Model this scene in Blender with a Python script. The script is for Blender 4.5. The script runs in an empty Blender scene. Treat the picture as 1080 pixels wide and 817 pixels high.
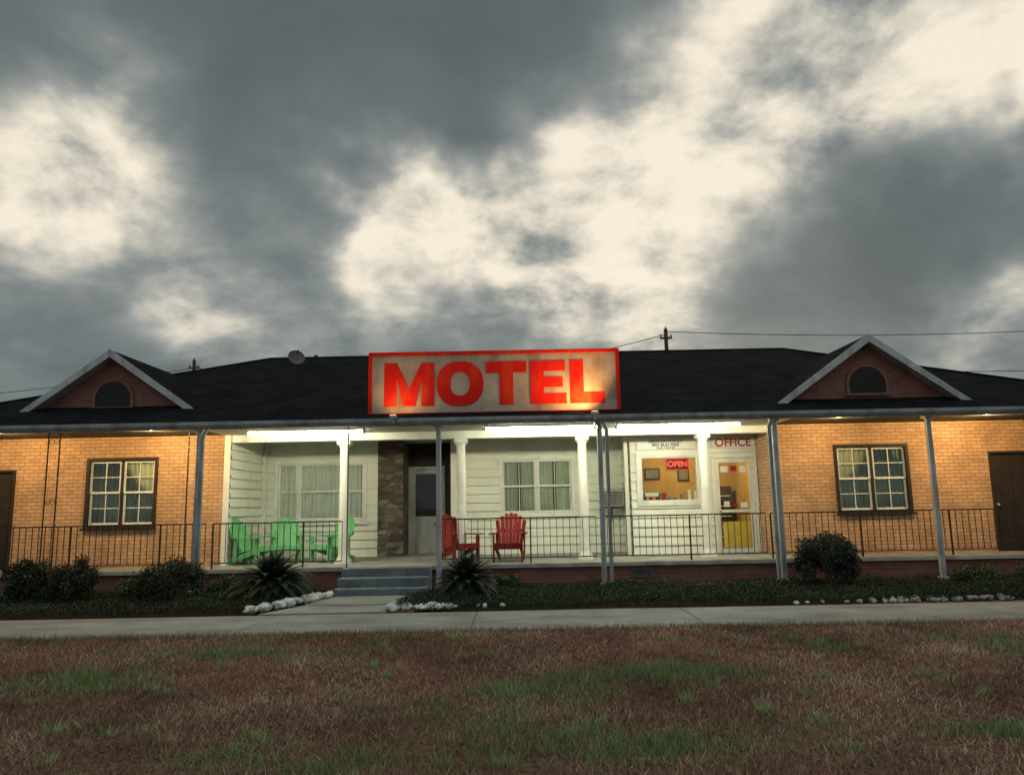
import bpy, math, random
import numpy as np
from mathutils import Vector, Matrix, Euler
random.seed(7); rng = np.random.default_rng(7)
S = bpy.context.scene
COL = S.collection

# ------------------------------------------------------------------ helpers
class MB:
    def __init__(s): s.v=[]; s.f=[]; s.m=[]
    def poly(s, pts, m=0):
        b=len(s.v); s.v += [tuple(p) for p in pts]; s.f.append(tuple(range(b,b+len(pts)))); s.m.append(m)
    def box(s,x0,x1,y0,y1,z0,z1,m=0,mat=None):
        p=[(x0,y0,z0),(x1,y0,z0),(x1,y1,z0),(x0,y1,z0),(x0,y0,z1),(x1,y0,z1),(x1,y1,z1),(x0,y1,z1)]
        if mat is not None: p=[tuple(mat@Vector(q)) for q in p]
        b=len(s.v); s.v+=p
        for f in ((0,3,2,1),(4,5,6,7),(0,1,5,4),(1,2,6,5),(2,3,7,6),(3,0,4,7)):
            s.f.append(tuple(b+i for i in f)); s.m.append(m)
    def cyl(s,p0,p1,r0,r1=None,n=12,m=0,cap=True):
        r1=r0 if r1 is None else r1
        p0=Vector(p0);p1=Vector(p1);d=(p1-p0).normalized()
        a=d.orthogonal().normalized();c=d.cross(a)
        b=len(s.v)
        for p,r in((p0,r0),(p1,r1)):
            for i in range(n):
                t=2*math.pi*i/n; s.v.append(tuple(p+a*math.cos(t)*r+c*math.sin(t)*r))
        for i in range(n):
            j=(i+1)%n; s.f.append((b+i,b+j,b+n+j,b+n+i)); s.m.append(m)
        if cap:
            s.f.append(tuple(b+i for i in reversed(range(n)))); s.m.append(m)
            s.f.append(tuple(b+n+i for i in range(n))); s.m.append(m)
    def prism(s,poly,y0,y1,m=0):
        n=len(poly);b=len(s.v)
        s.v+=[(x,y0,z) for x,z in poly]+[(x,y1,z) for x,z in poly]
        s.f.append(tuple(b+i for i in range(n)));s.m.append(m)
        s.f.append(tuple(b+n+i for i in reversed(range(n))));s.m.append(m)
        for i in range(n):
            j=(i+1)%n; s.f.append((b+i,b+n+i,b+n+j,b+j));s.m.append(m)
    def torus(s,c,R,r,axis='y',n=16,k=6,m=0):
        b=len(s.v)
        for i in range(n):
            t=2*math.pi*i/n
            for j in range(k):
                q=2*math.pi*j/k
                rr=R+r*math.cos(q); h=r*math.sin(q)
                if axis=='y': s.v.append((c[0]+rr*math.cos(t),c[1]+h,c[2]+rr*math.sin(t)))
                else: s.v.append((c[0]+rr*math.cos(t),c[1]+rr*math.sin(t),c[2]+h))
        for i in range(n):
            for j in range(k):
                i2=(i+1)%n;j2=(j+1)%k
                s.f.append((b+i*k+j,b+i2*k+j,b+i2*k+j2,b+i*k+j2));s.m.append(m)
    def obj(s,name,mats,parent=None,bevel=0,smooth=False,fixn=True):
        me=bpy.data.meshes.new(name); me.from_pydata(s.v,[],s.f)
        if not isinstance(mats,(list,tuple)): mats=[mats]
        for m in mats: me.materials.append(m)
        me.polygons.foreach_set('material_index',s.m)
        if smooth: me.polygons.foreach_set('use_smooth',[True]*len(s.f))
        me.update()
        o=bpy.data.objects.new(name,me); COL.objects.link(o)
        if parent: o.parent=parent
        if bevel:
            md=o.modifiers.new('bevel','BEVEL'); md.width=bevel; md.segments=2; md.limit_method='ANGLE'
        return o

def empty(name,loc=(0,0,0)):
    o=bpy.data.objects.new(name,None); COL.objects.link(o); o.location=loc; o.empty_display_size=.3; return o

def newmat(name):
    m=bpy.data.materials.new(name); m.use_nodes=True; nt=m.node_tree
    return m,nt,nt.nodes['Principled BSDF']
def L(nt,a,b): nt.links.new(a,b)

def noisemat(name,c1,c2,scale=4,rough=.8,bump=.2,bscale=60,detail=6,spec=.3,metal=0,stain=None,dist=.01):
    m,nt,p=newmat(name); N=nt.nodes
    tc=N.new('ShaderNodeTexCoord')
    n=N.new('ShaderNodeTexNoise'); n.inputs['Scale'].default_value=scale; n.inputs['Detail'].default_value=detail; n.inputs['Roughness'].default_value=.65
    L(nt,tc.outputs['Object'],n.inputs['Vector'])
    r=N.new('ShaderNodeValToRGB'); r.color_ramp.elements[0].position=.35; r.color_ramp.elements[1].position=.68
    r.color_ramp.elements[0].color=(*c1,1); r.color_ramp.elements[1].color=(*c2,1)
    L(nt,n.outputs['Fac'],r.inputs['Fac'])
    out=r.outputs['Color']
    if stain:
        n3=N.new('ShaderNodeTexNoise'); n3.inputs['Scale'].default_value=stain[1]; n3.inputs['Detail'].default_value=6
        mp=N.new('ShaderNodeMapping'); mp.inputs['Scale'].default_value=(1,1,.25) if len(stain)<4 else stain[3]
        L(nt,tc.outputs['Object'],mp.inputs['Vector']); L(nt,mp.outputs['Vector'],n3.inputs['Vector'])
        mr=N.new('ShaderNodeMapRange'); mr.inputs['From Min'].default_value=.5; mr.inputs['From Max'].default_value=.72; mr.inputs['To Max'].default_value=stain[2]
        L(nt,n3.outputs['Fac'],mr.inputs['Value'])
        mx=N.new('ShaderNodeMix'); mx.data_type='RGBA'; mx.inputs['B'].default_value=(*stain[0],1)
        L(nt,mr.outputs['Result'],mx.inputs['Factor']); L(nt,out,mx.inputs['A']); out=mx.outputs['Result']
    L(nt,out,p.inputs['Base Color'])
    p.inputs['Roughness'].default_value=rough; p.inputs['Metallic'].default_value=metal
    p.inputs['Specular IOR Level'].default_value=spec
    if bump:
        n2=N.new('ShaderNodeTexNoise'); n2.inputs['Scale'].default_value=bscale; n2.inputs['Detail'].default_value=2
        L(nt,tc.outputs['Object'],n2.inputs['Vector'])
        b=N.new('ShaderNodeBump'); b.inputs['Strength'].default_value=bump; b.inputs['Distance'].default_value=dist
        L(nt,n2.outputs['Fac'],b.inputs['Height']); L(nt,b.outputs['Normal'],p.inputs['Normal'])
    return m

def brickmat(name,c1,c2,mortar,axis='x',bw=.21,rh=.075,ms=.01,bump=.6,rough=.85,var=(.68,1.15),spec=.15):
    m,nt,p=newmat(name);N=nt.nodes
    tc=N.new('ShaderNodeTexCoord'); sp=N.new('ShaderNodeSeparateXYZ'); cb=N.new('ShaderNodeCombineXYZ')
    L(nt,tc.outputs['Object'],sp.inputs[0])
    a,b={'x':('X','Z'),'y':('Y','Z'),'r':('X','Y'),'q':('Y','X')}[axis]
    L(nt,sp.outputs[a],cb.inputs['X']); L(nt,sp.outputs[b],cb.inputs['Y'])
    bt=N.new('ShaderNodeTexBrick'); L(nt,cb.outputs[0],bt.inputs['Vector'])
    bt.inputs['Scale'].default_value=1; bt.inputs['Brick Width'].default_value=bw; bt.inputs['Row Height'].default_value=rh
    bt.inputs['Mortar Size'].default_value=ms; bt.inputs['Mortar Smooth'].default_value=.3; bt.inputs['Bias'].default_value=-.1
    bt.inputs['Color1'].default_value=(*c1,1);bt.inputs['Color2'].default_value=(*c2,1);bt.inputs['Mortar'].default_value=(*mortar,1)
    n=N.new('ShaderNodeTexNoise'); n.inputs['Scale'].default_value=1.3; n.inputs['Detail'].default_value=6; n.inputs['Roughness'].default_value=.7
    L(nt,tc.outputs['Object'],n.inputs['Vector'])
    mr=N.new('ShaderNodeMapRange'); mr.inputs['From Min'].default_value=.3;mr.inputs['From Max'].default_value=.7;mr.inputs['To Min'].default_value=var[0];mr.inputs['To Max'].default_value=var[1]
    L(nt,n.outputs['Fac'],mr.inputs['Value'])
    vm=N.new('ShaderNodeVectorMath'); vm.operation='SCALE'; L(nt,bt.outputs['Color'],vm.inputs[0]); L(nt,mr.outputs['Result'],vm.inputs['Scale'])
    L(nt,vm.outputs[0],p.inputs['Base Color'])
    n2=N.new('ShaderNodeTexNoise'); n2.inputs['Scale'].default_value=90; L(nt,tc.outputs['Object'],n2.inputs['Vector'])
    ma=N.new('ShaderNodeMath'); ma.operation='MULTIPLY_ADD'; ma.inputs[1].default_value=-1; L(nt,bt.outputs['Fac'],ma.inputs[0])
    sc=N.new('ShaderNodeMath'); sc.operation='MULTIPLY'; sc.inputs[1].default_value=.35; L(nt,n2.outputs['Fac'],sc.inputs[0]); L(nt,sc.outputs[0],ma.inputs[2])
    bp=N.new('ShaderNodeBump'); bp.inputs['Strength'].default_value=bump; bp.inputs['Distance'].default_value=.008
    L(nt,ma.outputs[0],bp.inputs['Height']); L(nt,bp.outputs['Normal'],p.inputs['Normal'])
    p.inputs['Roughness'].default_value=rough; p.inputs['Specular IOR Level'].default_value=spec
    return m

def emis(name,c,s):
    m,nt,p=newmat(name); p.inputs['Base Color'].default_value=(c[0]*.4,c[1]*.4,c[2]*.4,1); p.inputs['Emission Color'].default_value=(*c,1); p.inputs['Emission Strength'].default_value=s; return m

def glassmat():
    m=bpy.data.materials.new('window_glass'); m.use_nodes=True; nt=m.node_tree; N=nt.nodes; N.clear()
    o=N.new('ShaderNodeOutputMaterial'); mx=N.new('ShaderNodeMixShader'); t=N.new('ShaderNodeBsdfTransparent'); g=N.new('ShaderNodeBsdfGlossy'); f=N.new('ShaderNodeFresnel')
    t.inputs['Color'].default_value=(.88,.92,.9,1); g.inputs['Roughness'].default_value=.03; f.inputs['IOR'].default_value=1.5
    tc=N.new('ShaderNodeTexCoord'); n=N.new('ShaderNodeTexNoise'); n.inputs['Scale'].default_value=1.5; b=N.new('ShaderNodeBump'); b.inputs['Strength'].default_value=.15; b.inputs['Distance'].default_value=.02
    L(nt,tc.outputs['Object'],n.inputs['Vector']); L(nt,n.outputs['Fac'],b.inputs['Height']); L(nt,b.outputs['Normal'],g.inputs['Normal'])
    L(nt,f.outputs[0],mx.inputs[0]); L(nt,t.outputs[0],mx.inputs[1]); L(nt,g.outputs[0],mx.inputs[2]); L(nt,mx.outputs[0],o.inputs[0])
    return m

def vcolmat(name,rough=.7,spec=.2,trans=0):
    m,nt,p=newmat(name);N=nt.nodes
    a=N.new('ShaderNodeAttribute'); a.attribute_name='Col'
    L(nt,a.outputs['Color'],p.inputs['Base Color']); p.inputs['Roughness'].default_value=rough; p.inputs['Specular IOR Level'].default_value=spec
    return m

# ------------------------------------------------------------------ materials
M={}
M['brick']=brickmat('painted_brick_wall',(.58,.36,.21),(.47,.275,.155),(.30,.18,.11),ms=.009,var=(.68,1.14))
M['brick_y']=brickmat('painted_brick_return',(.58,.36,.21),(.47,.275,.155),(.30,.18,.11),'y',ms=.009,var=(.68,1.14))
M['gbrick']=brickmat('red_brick',(.27,.10,.075),(.19,.075,.06),(.20,.13,.11))
M['roof']=brickmat('asphalt_shingles',(.007,.007,.009),(.013,.013,.015),(.004,.004,.005),'r',bw=.3,rh=.135,ms=.008,bump=.8,rough=1,var=(.5,1.6),spec=.05)
M['roof_q']=brickmat('asphalt_shingles_side',(.007,.007,.009),(.013,.013,.015),(.004,.004,.005),'q',bw=.3,rh=.135,ms=.008,bump=.8,rough=1,var=(.5,1.6),spec=.05)
M['siding']=noisemat('white_siding',(.68,.70,.62),(.76,.77,.69),1.6,.55,.15,40,stain=((.42,.42,.34),2.2,.35))
M['white']=noisemat('white_paint',(.66,.67,.63),(.76,.76,.71),3,.5,.15,50,stain=((.35,.33,.27),3.5,.35))
M['trim']=noisemat('weathered_trim',(.34,.35,.34),(.48,.48,.46),3,.5,.2,50,stain=((.16,.13,.10),4,.7))
M['gutter']=noisemat('aluminium_gutter',(.17,.18,.18),(.28,.29,.29),2.5,.45,.1,50,stain=((.08,.07,.06),5,.7))
M['post']=noisemat('painted_post',(.24,.26,.27),(.38,.39,.39),3,.5,.2,50,stain=((.15,.10,.07),6,.7))
M['ceil']=noisemat('porch_ceiling',(.50,.51,.45),(.62,.63,.56),2,.7,.1,30,stain=((.3,.27,.2),1.5,.4,(1,1,1)))
M['soffit']=noisemat('brown_soffit',(.045,.035,.028),(.08,.062,.045),2,.8,.1,30)
M['dark']=noisemat('dark_brown_trim',(.018,.012,.009),(.035,.022,.015),4,.6)
M['iron']=noisemat('wrought_iron',(.008,.008,.008),(.022,.018,.015),10,.5,.2,80)
M['conc']=noisemat('porch_concrete',(.22,.22,.21),(.34,.33,.31),2.5,.85,.4,50,stain=((.12,.11,.1),3,.6,(1,1,1)))
M['step']=noisemat('painted_step',(.085,.105,.12),(.14,.16,.175),3,.6,.3,50,stain=((.06,.06,.06),5,.6,(1,1,1)))
M['curt']=noisemat('curtain_fabric',(.42,.45,.33),(.55,.57,.44),3,.95,.1,120)
M['curtw']=noisemat('sheer_curtain',(.60,.62,.55),(.72,.72,.64),3,.95,.1,120)
M['glass']=glassmat()
M['room']=noisemat('dark_room',(.02,.02,.02),(.04,.035,.03),2,.9,0)
M['ochre']=noisemat('ochre_office_wall',(.52,.33,.10),(.66,.44,.15),2,.8,.1,30)
M['wood']=noisemat('brown_wood',(.05,.028,.015),(.11,.06,.03),6,.5,.2,40)
M['paper']=noisemat('paper_notice',(.7,.7,.66),(.8,.8,.75),8,.8,0)
M['red']=noisemat('red_plastic',(.17,.014,.012),(.23,.02,.016),5,.6,.05,80,spec=.15)
M['rpaint']=noisemat('red_sign_paint',(.30,.018,.014),(.38,.025,.02),5,.4,.05,80)
M['green']=noisemat('green_plastic',(.13,.40,.17),(.18,.48,.22),5,.5,.05,80,spec=.2)
M['block']=noisemat('foundation_vent_block',(.10,.09,.085),(.16,.14,.13),8,.9,.5,40)
M['black']=noisemat('black_paint',(.01,.01,.01),(.02,.02,.02),8,.5,0)
M['yel']=noisemat('yellow_door_panel',(.50,.36,.05),(.62,.46,.09),3,.6,.05,50,stain=((.25,.18,.04),3,.6,(1,1,1)))
def stonemat():
    m,nt,p=newmat('field_stone');N=nt.nodes
    tc=N.new('ShaderNodeTexCoord'); mp=N.new('ShaderNodeMapping'); mp.inputs['Scale'].default_value=(1,1,2.0); L(nt,tc.outputs['Object'],mp.inputs[0])
    v=N.new('ShaderNodeTexVoronoi'); v.inputs['Scale'].default_value=4.2; v.distance='CHEBYCHEV'; L(nt,mp.outputs[0],v.inputs['Vector'])
    e=N.new('ShaderNodeTexVoronoi'); e.inputs['Scale'].default_value=4.2; e.feature='DISTANCE_TO_EDGE'; L(nt,mp.outputs[0],e.inputs['Vector'])
    hs=N.new('ShaderNodeValToRGB'); cr=hs.color_ramp; cr.elements[0].color=(.035,.033,.03,1); cr.elements[1].color=(.15,.145,.13,1); k=cr.elements.new(.5); k.color=(.09,.06,.04,1)
    sp=N.new('ShaderNodeSeparateColor'); L(nt,v.outputs['Color'],sp.inputs[0]); L(nt,sp.outputs[0],hs.inputs[0])
    mr=N.new('ShaderNodeMapRange'); mr.inputs['From Max'].default_value=.06; L(nt,e.outputs['Distance'],mr.inputs[0])
    mx=N.new('ShaderNodeMix'); mx.data_type='RGBA'; mx.inputs['A'].default_value=(.13,.125,.11,1); L(nt,mr.outputs[0],mx.inputs['Factor']); L(nt,hs.outputs[0],mx.inputs['B'])
    L(nt,mx.outputs['Result'],p.inputs['Base Color']); b=N.new('ShaderNodeBump'); b.inputs['Distance'].default_value=.03; L(nt,mr.outputs[0],b.inputs['Height']); L(nt,b.outputs[0],p.inputs['Normal']); p.inputs['Roughness'].default_value=.9
    return m
M['stone']=stonemat()

# ------------------------------------------------------------------ walls
LAP=.042
def wall(name,axis,plane,s0,s1,z0,z1,openings,mat,sgn=-1,siding=0,depth=.16,parent=None):
    b=MB()
    def W(s,n,z): return (s,plane+sgn*n,z) if axis=='x' else (plane+sgn*n,s,z)
    xs=sorted(set([s0,s1]+[o[0] for o in openings]+[o[1] for o in openings]))
    zs=set([z0,z1]+[o[2] for o in openings]+[o[3] for o in openings])
    if siding:
        k=0
        while z0+k*siding<z1: zs.add(round(z0+k*siding,5)); k+=1
    zs=sorted(zs)
    def off(z,top):
        if not siding: return 0
        t=((z-z0)/siding)%1.0
        if t>.9999: t=0
        if top and t<1e-3: t=1
        return LAP*(1-t)
    for i in range(len(xs)-1):
        for j in range(len(zs)-1):
            cx=(xs[i]+xs[i+1])/2; cz=(zs[j]+zs[j+1])/2
            if any(o[0]<cx<o[1] and o[2]<cz<o[3] for o in openings): continue
            a,c,d,e=xs[i],xs[i+1],zs[j],zs[j+1]
            b.poly([W(a,off(d,False),d),W(c,off(d,False),d),W(c,off(e,True),e),W(a,off(e,True),e)])
            if siding and off(d,False)>LAP-.0001: b.poly([W(a,off(d,False),d),W(c,off(d,False),d),W(c,0,d),W(a,0,d)])
    for (a,c,d,e) in openings:
        b.poly([W(a,0,d),W(a,-depth,d),W(a,-depth,e),W(a,0,e)]); b.poly([W(c,0,d),W(c,-depth,d),W(c,-depth,e),W(c,0,e)])
        b.poly([W(a,0,d),W(c,0,d),W(c,-depth,d),W(a,-depth,d)]); b.poly([W(a,0,e),W(c,0,e),W(c,-depth,e),W(a,-depth,e)])
    return b.obj(name,mat,parent)

def curtain(b,x0,x1,y,z0,z1,m,amp=.02,per=.11,gather=0):
    n=max(6,int((x1-x0)/.012)); ph=random.random()*6
    base=len(b.v)
    for i in range(n+1):
        x=x0+(x1-x0)*i/n
        yy=y+amp*math.sin(x/per*6.28+ph)+.3*amp*math.sin(x/per*15+ph*2)
        b.v.append((x,yy,z0)); b.v.append((x,yy,z1))
    for i in range(n):
        b.f.append((base+2*i,base+2*i+2,base+2*i+3,base+2*i+1)); b.m.append(m)

def frame(b,x0,x1,z0,z1,y0,y1,w,m):
    b.box(x0,x0+w,y0,y1,z0,z1,m); b.box(x1-w,x1,y0,y1,z0,z1,m)
    b.box(x0+w,x1-w,y0,y1,z0,z0+w,m); b.box(x0+w,x1-w,y0,y1,z1-w,z1,m)

def window(name,x0,x1,z0,z1,Y,units,parent,surround='dark',sur=.06,mx=2,mz=2,curt='curt',gap=0,cy=.12):
    b=MB()
    frame(b,x0-.002,x1+.002,z0-.002,z1+.002,Y-.05,Y+.12,sur,0)
    b.box(x0-.05,x1+.05,Y-.08,Y-.0505,z0-.05,z0-.002,0)
    ix0,ix1,iz0,iz1=x0+sur,x1-sur,z0+sur,z1-sur
    tot=sum(units); x=ix0
    mul=.05
    W=(ix1-ix0)-mul*(len(units)-1)
    for k,u in enumerate(units):
        w=W*u/tot; a,c=x+.001,x+w-.001
        mid=(iz0+iz1)/2
        for (p,q,yy) in ((iz0+.001,mid+.018,Y+.045),(mid-.018,iz1-.001,Y+.015)):
            frame(b,a,c,p,q,yy,yy+.028,.042,1)
            for i in range(1,mx):
                xx=a+(c-a)*i/mx; b.box(xx-.009,xx+.009,yy+.004,yy+.02,p+.043,q-.043,1)
            for i in range(1,mz):
                zz=p+(q-p)*i/mz; b.box(a+.043,c-.043,yy+.005,yy+.019,zz-.009,zz+.009,1)
            b.poly([(a+.04,yy+.012,p+.04),(c-.04,yy+.012,p+.04),(c-.04,yy+.012,q-.04),(a+.04,yy+.012,q-.04)],2)
        if gap>0:
            g=w*gap
            curtain(b,a,a+(w-g)/2,Y+cy,iz0,iz1,3); curtain(b,c-(w-g)/2,c,Y+cy,iz0,iz1,3)
        else: curtain(b,a,c,Y+cy,iz0,iz1,3)
        x+=w
        if k<len(units)-1: b.box(x,x+mul,Y-.01,Y+.11,iz0,iz1,1 if surround=='white' else 0); x+=mul
    b.box(x0,x1,Y+.35,Y+.36,z0,z1,4)
    b.box(x0-.01,x0,Y+.125,Y+.35,z0,z1,4); b.box(x1,x1+.01,Y+.125,Y+.35,z0,z1,4)
    return b.obj(name,[M[surround],M['white'],M['glass'],M[curt],M['room']],parent)

def text(name,s,loc,size,mat,parent,rot=(math.pi/2,0,0),ext=.003,bold=0.0,align='CENTER'):
    c=bpy.data.curves.new(name,'FONT'); c.body=s; c.size=size; c.extrude=ext; c.align_x=align; c.align_y='CENTER'; c.offset=bold
    c.materials.append(mat)
    o=bpy.data.objects.new(name,c); COL.objects.link(o); o.location=loc; o.rotation_euler=rot; o.parent=parent
    return o

# ------------------------------------------------------------------ MOTEL BUILDING
motel=empty('motel_building')
FZ=.5; CZ=3.2; WY=16.0; CY=18.2; OY=17.0
XL=-5.97; XR=5.42
EX0,EX1=-24,24
lw=[(-8.95,-7.47,1.32,2.76),(-11.35,-10.45,FZ,2.55),(-15.5,-14.0,1.32,2.76),(-13.5,-12.6,FZ,2.55),(-20.5,-19,1.32,2.76)]
rw=[(6.73,8.28,1.33,2.75),(9.97,10.87,FZ,2.55),(12.2,13.1,FZ,2.55),(14.0,15.5,1.33,2.75),(19,20.5,1.33,2.75)]
wall('brick_wall_west','x',WY,EX0,XL,FZ,CZ,lw,M['brick'],parent=motel)
wall('brick_wall_east','x',WY,XR,EX1,FZ,CZ,rw,M['brick'],parent=motel)
wall('siding_return','y',XL,WY+.001,CY,FZ,CZ,[],M['siding'],sgn=1,siding=.2,parent=motel)
wall('brick_return','y',XR,WY+.001,OY,FZ,CZ,[],M['brick_y'],sgn=-1,parent=motel)
pw=(-5.68,-3.5,1.30,2.76)
wall('siding_wall_west','x',CY,XL,-3.22,FZ,CZ,[pw],M['siding'],siding=.2,parent=motel)
cw=(-.34,1.44,1.38,2.76)
wall('siding_wall_middle','x',CY,-1.5,2.6,FZ,CZ,[cw],M['siding'],siding=.2,parent=motel)
wall('office_side_wall','y',2.6,OY,CY,FZ,CZ,[],M['siding'],sgn=-1,siding=.2,parent=motel)
ow=(2.82,4.10,1.64,2.64); od=(4.47,5.33,FZ,2.58)
wall('office_wall','x',OY,2.6,XR,FZ,CZ,[ow,od],M['siding'],siding=.2,parent=motel)
b=MB()
b.box(EX0,-12.4,20.2,20.35,0,3.2,0); b.box(12.8,EX1,20.2,20.35,0,3.2,0)
b.box(-12.4,12.8,26.3,26.5,0,3.2,0); b.box(-12.55,-12.4,20.2,26.3,0,3.2,0); b.box(12.8,12.95,20.2,26.3,0,3.2,0)
b.box(EX0-.1,EX0,WY,20.35,0,4.0,0); b.box(EX1,EX1+.1,WY,20.35,0,4.0,0)
b.obj('rear_walls',M['gbrick'],motel)
b=MB(); b.box(EX0,EX1,15.2,15.35,0,.415,0); b.obj('foundation',M['gbrick'],motel)
b=MB(); b.box(EX0,EX1,15.1,19.9,.415,FZ); b.obj('porch_floor',M['conc'],motel,bevel=.01)
b=MB()
for x in (2.25,-4.6,6.2,-9.1):
    frame(b,x,x+.42,.2,.38,15.16,15.199,.025,0); b.box(x+.025,x+.395,15.185,15.198,.225,.355,1)
    for i in range(4): b.box(x+.03,x+.39,15.172,15.184,.235+i*.03,.248+i*.03,0)
b.obj('foundation_vents',[M['block'],M['black']],motel)
b=MB(); b.box(-6.1,5.5,14.45,20.1,CZ,3.24,0); b.box(EX0,-6.1005,14.45,20.1,CZ,3.24,1); b.box(5.5005,EX1,14.45,20.1,CZ,3.24,1); b.obj('porch_ceiling',[M['ceil'],M['soffit']],motel)
b=MB(); b.box(XL+.003,XR-.003,16.0,16.24,3.04,CZ-.002)
b.box(XL-.11,XL+.02,15.965,15.998,FZ,CZ-.002); b.box(XR-.02,XR+.1,15.965,15.998,FZ,CZ-.002)
b.box(XL+.001,XL+.1,CY-.14,CY-.044,FZ,CZ-.003); b.box(2.47,2.555,OY-.01,OY+.09,FZ,CZ-.003)
b.obj('porch_beam_and_corner_boards',M['white'],motel,bevel=.006)
for i,x in enumerate((-3.58,-1.11,1.46,4.02)):
    b=MB(); y=16.12
    b.box(x-.15,x+.15,y-.15,y+.15,FZ,FZ+.07); b.cyl((x,y,FZ+.07),(x,y,FZ+.14),.135,.115,24)
    b.cyl((x,y,FZ+.14),(x,y,2.9),.105,.092,24)
    b.cyl((x,y,2.9),(x,y,2.96),.1,.13,24); b.box(x-.14,x+.14,y-.14,y+.14,2.96,3.038)
    b.obj('column_%d'%(i+1),M['white'],motel,smooth=False)
b=MB(); b.box(EX0,EX1,14.40,14.449,3.155,3.285,0); b.obj('fascia',M['trim'],motel)
b=MB()
prof=[(14.30,3.295),(14.395,3.295),(14.395,3.18),(14.33,3.18),(14.295,3.23)]
n=len(prof)
for i in range(1,n):
    j=(i+1)%n
    b.poly([(EX0,prof[i][0],prof[i][1]),(EX1,prof[i][0],prof[i][1]),(EX1,prof[j][0],prof[j][1]),(EX0,prof[j][0],prof[j][1])])
b.obj('gutter',M['gutter'],motel)
b=MB()
for x in (-12.4,-6.02,-1.43,1.66,5.02,7.98,12.2):
    b.box(x-.045,x+.045,14.5,14.59,.05,3.199); b.box(x-.08,x+.08,14.47,14.62,.05,.16); b.box(x-.085,x+.085,14.46,14.63,3.12,3.1985)
b.obj('front_posts',M['post'],motel,bevel=.006)
b=MB()
for x,dx in ((-5.9,-1),(1.78,1),(4.87,-1)):
    b.box(x-.032,x+.032,14.36,14.42,.2,3.0)
    R=Matrix.Translation((x,14.39,3.0))@Matrix.Rotation(math.radians(-25*dx),4,'Y')
    b.box(-.031,.031,-.03,.03,-.02,.2,0,R)
    R=Matrix.Translation((x,14.39,.2))@Matrix.Rotation(math.radians(50),4,'X')
    b.box(-.031,.031,-.03,.03,-.22,.02,0,R)
b.obj('downspouts',M['gutter'],motel,bevel=.005)
b=MB()
for x in (-8.82,10.2,-15.2):
    for dx in (-.11,.11):
        b.box(x+dx-.009,x+dx+.009,14.54,14.56,.05,3.199)
    for z in (.7,1.85,3.0):
        for q in (-.045,.045): b.torus((x+q,14.55,z),.045,.005,m=0,n=12,k=4)
b.box(-3.25,-3.23,14.9,14.92,.5,3.199); b.box(-6.5,-6.48,15.15,15.17,.5,3.199)
b.obj('iron_lattice_posts',M['iron'],motel)

# roofs
RS=.382; E0=14.35; EZ=3.3; RY=21.0; RZ=EZ+(RY-E0)*RS
lx,rx=-12.6,12.9; rl,rr=-6.75,7.62; EB=27.65
b=MB()
b.poly([(lx,E0,EZ),(rx,E0,EZ),(rr,RY,RZ),(rl,RY,RZ)],0)
b.poly([(rx,EB,EZ),(lx,EB,EZ),(rl,RY,RZ),(rr,RY,RZ)],0)
b.poly([(lx,EB,EZ),(lx,E0,EZ),(rl,RY,RZ)],1); b.poly([(rx,E0,EZ),(rx,EB,EZ),(rr,RY,RZ)],1)
b.poly([(lx,EB,EZ),(rx,EB,EZ),(rx,20.15,EZ-.04),(lx,20.15,EZ-.04)],0)
b.cyl((rl,RY,RZ-.01),(rr,RY,RZ-.01),.045,n=8)
for p,q in (((lx,E0,EZ),(rl,RY,RZ)),((rx,E0,EZ),(rr,RY,RZ))): b.cyl(p,q,.04,n=6)
for a,c in ((EX0-.3,-10.5),(10.4,EX1+.3)):
    b.poly([(a,E0,EZ-.005),(c,E0,EZ-.005),(c,17.3,4.17),(a,17.3,4.17)],0)
    b.poly([(a,20.6,EZ-.1),(c,20.6,EZ-.1),(c,17.3,4.17),(a,17.3,4.17)],0)
b.obj('roof',[M['roof'],M['roof_q']],motel)
b=MB(); b.box(EX0,EX1,14.31,14.5,3.296,3.298)
b.obj('drip_edge',M['black'],motel)

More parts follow.
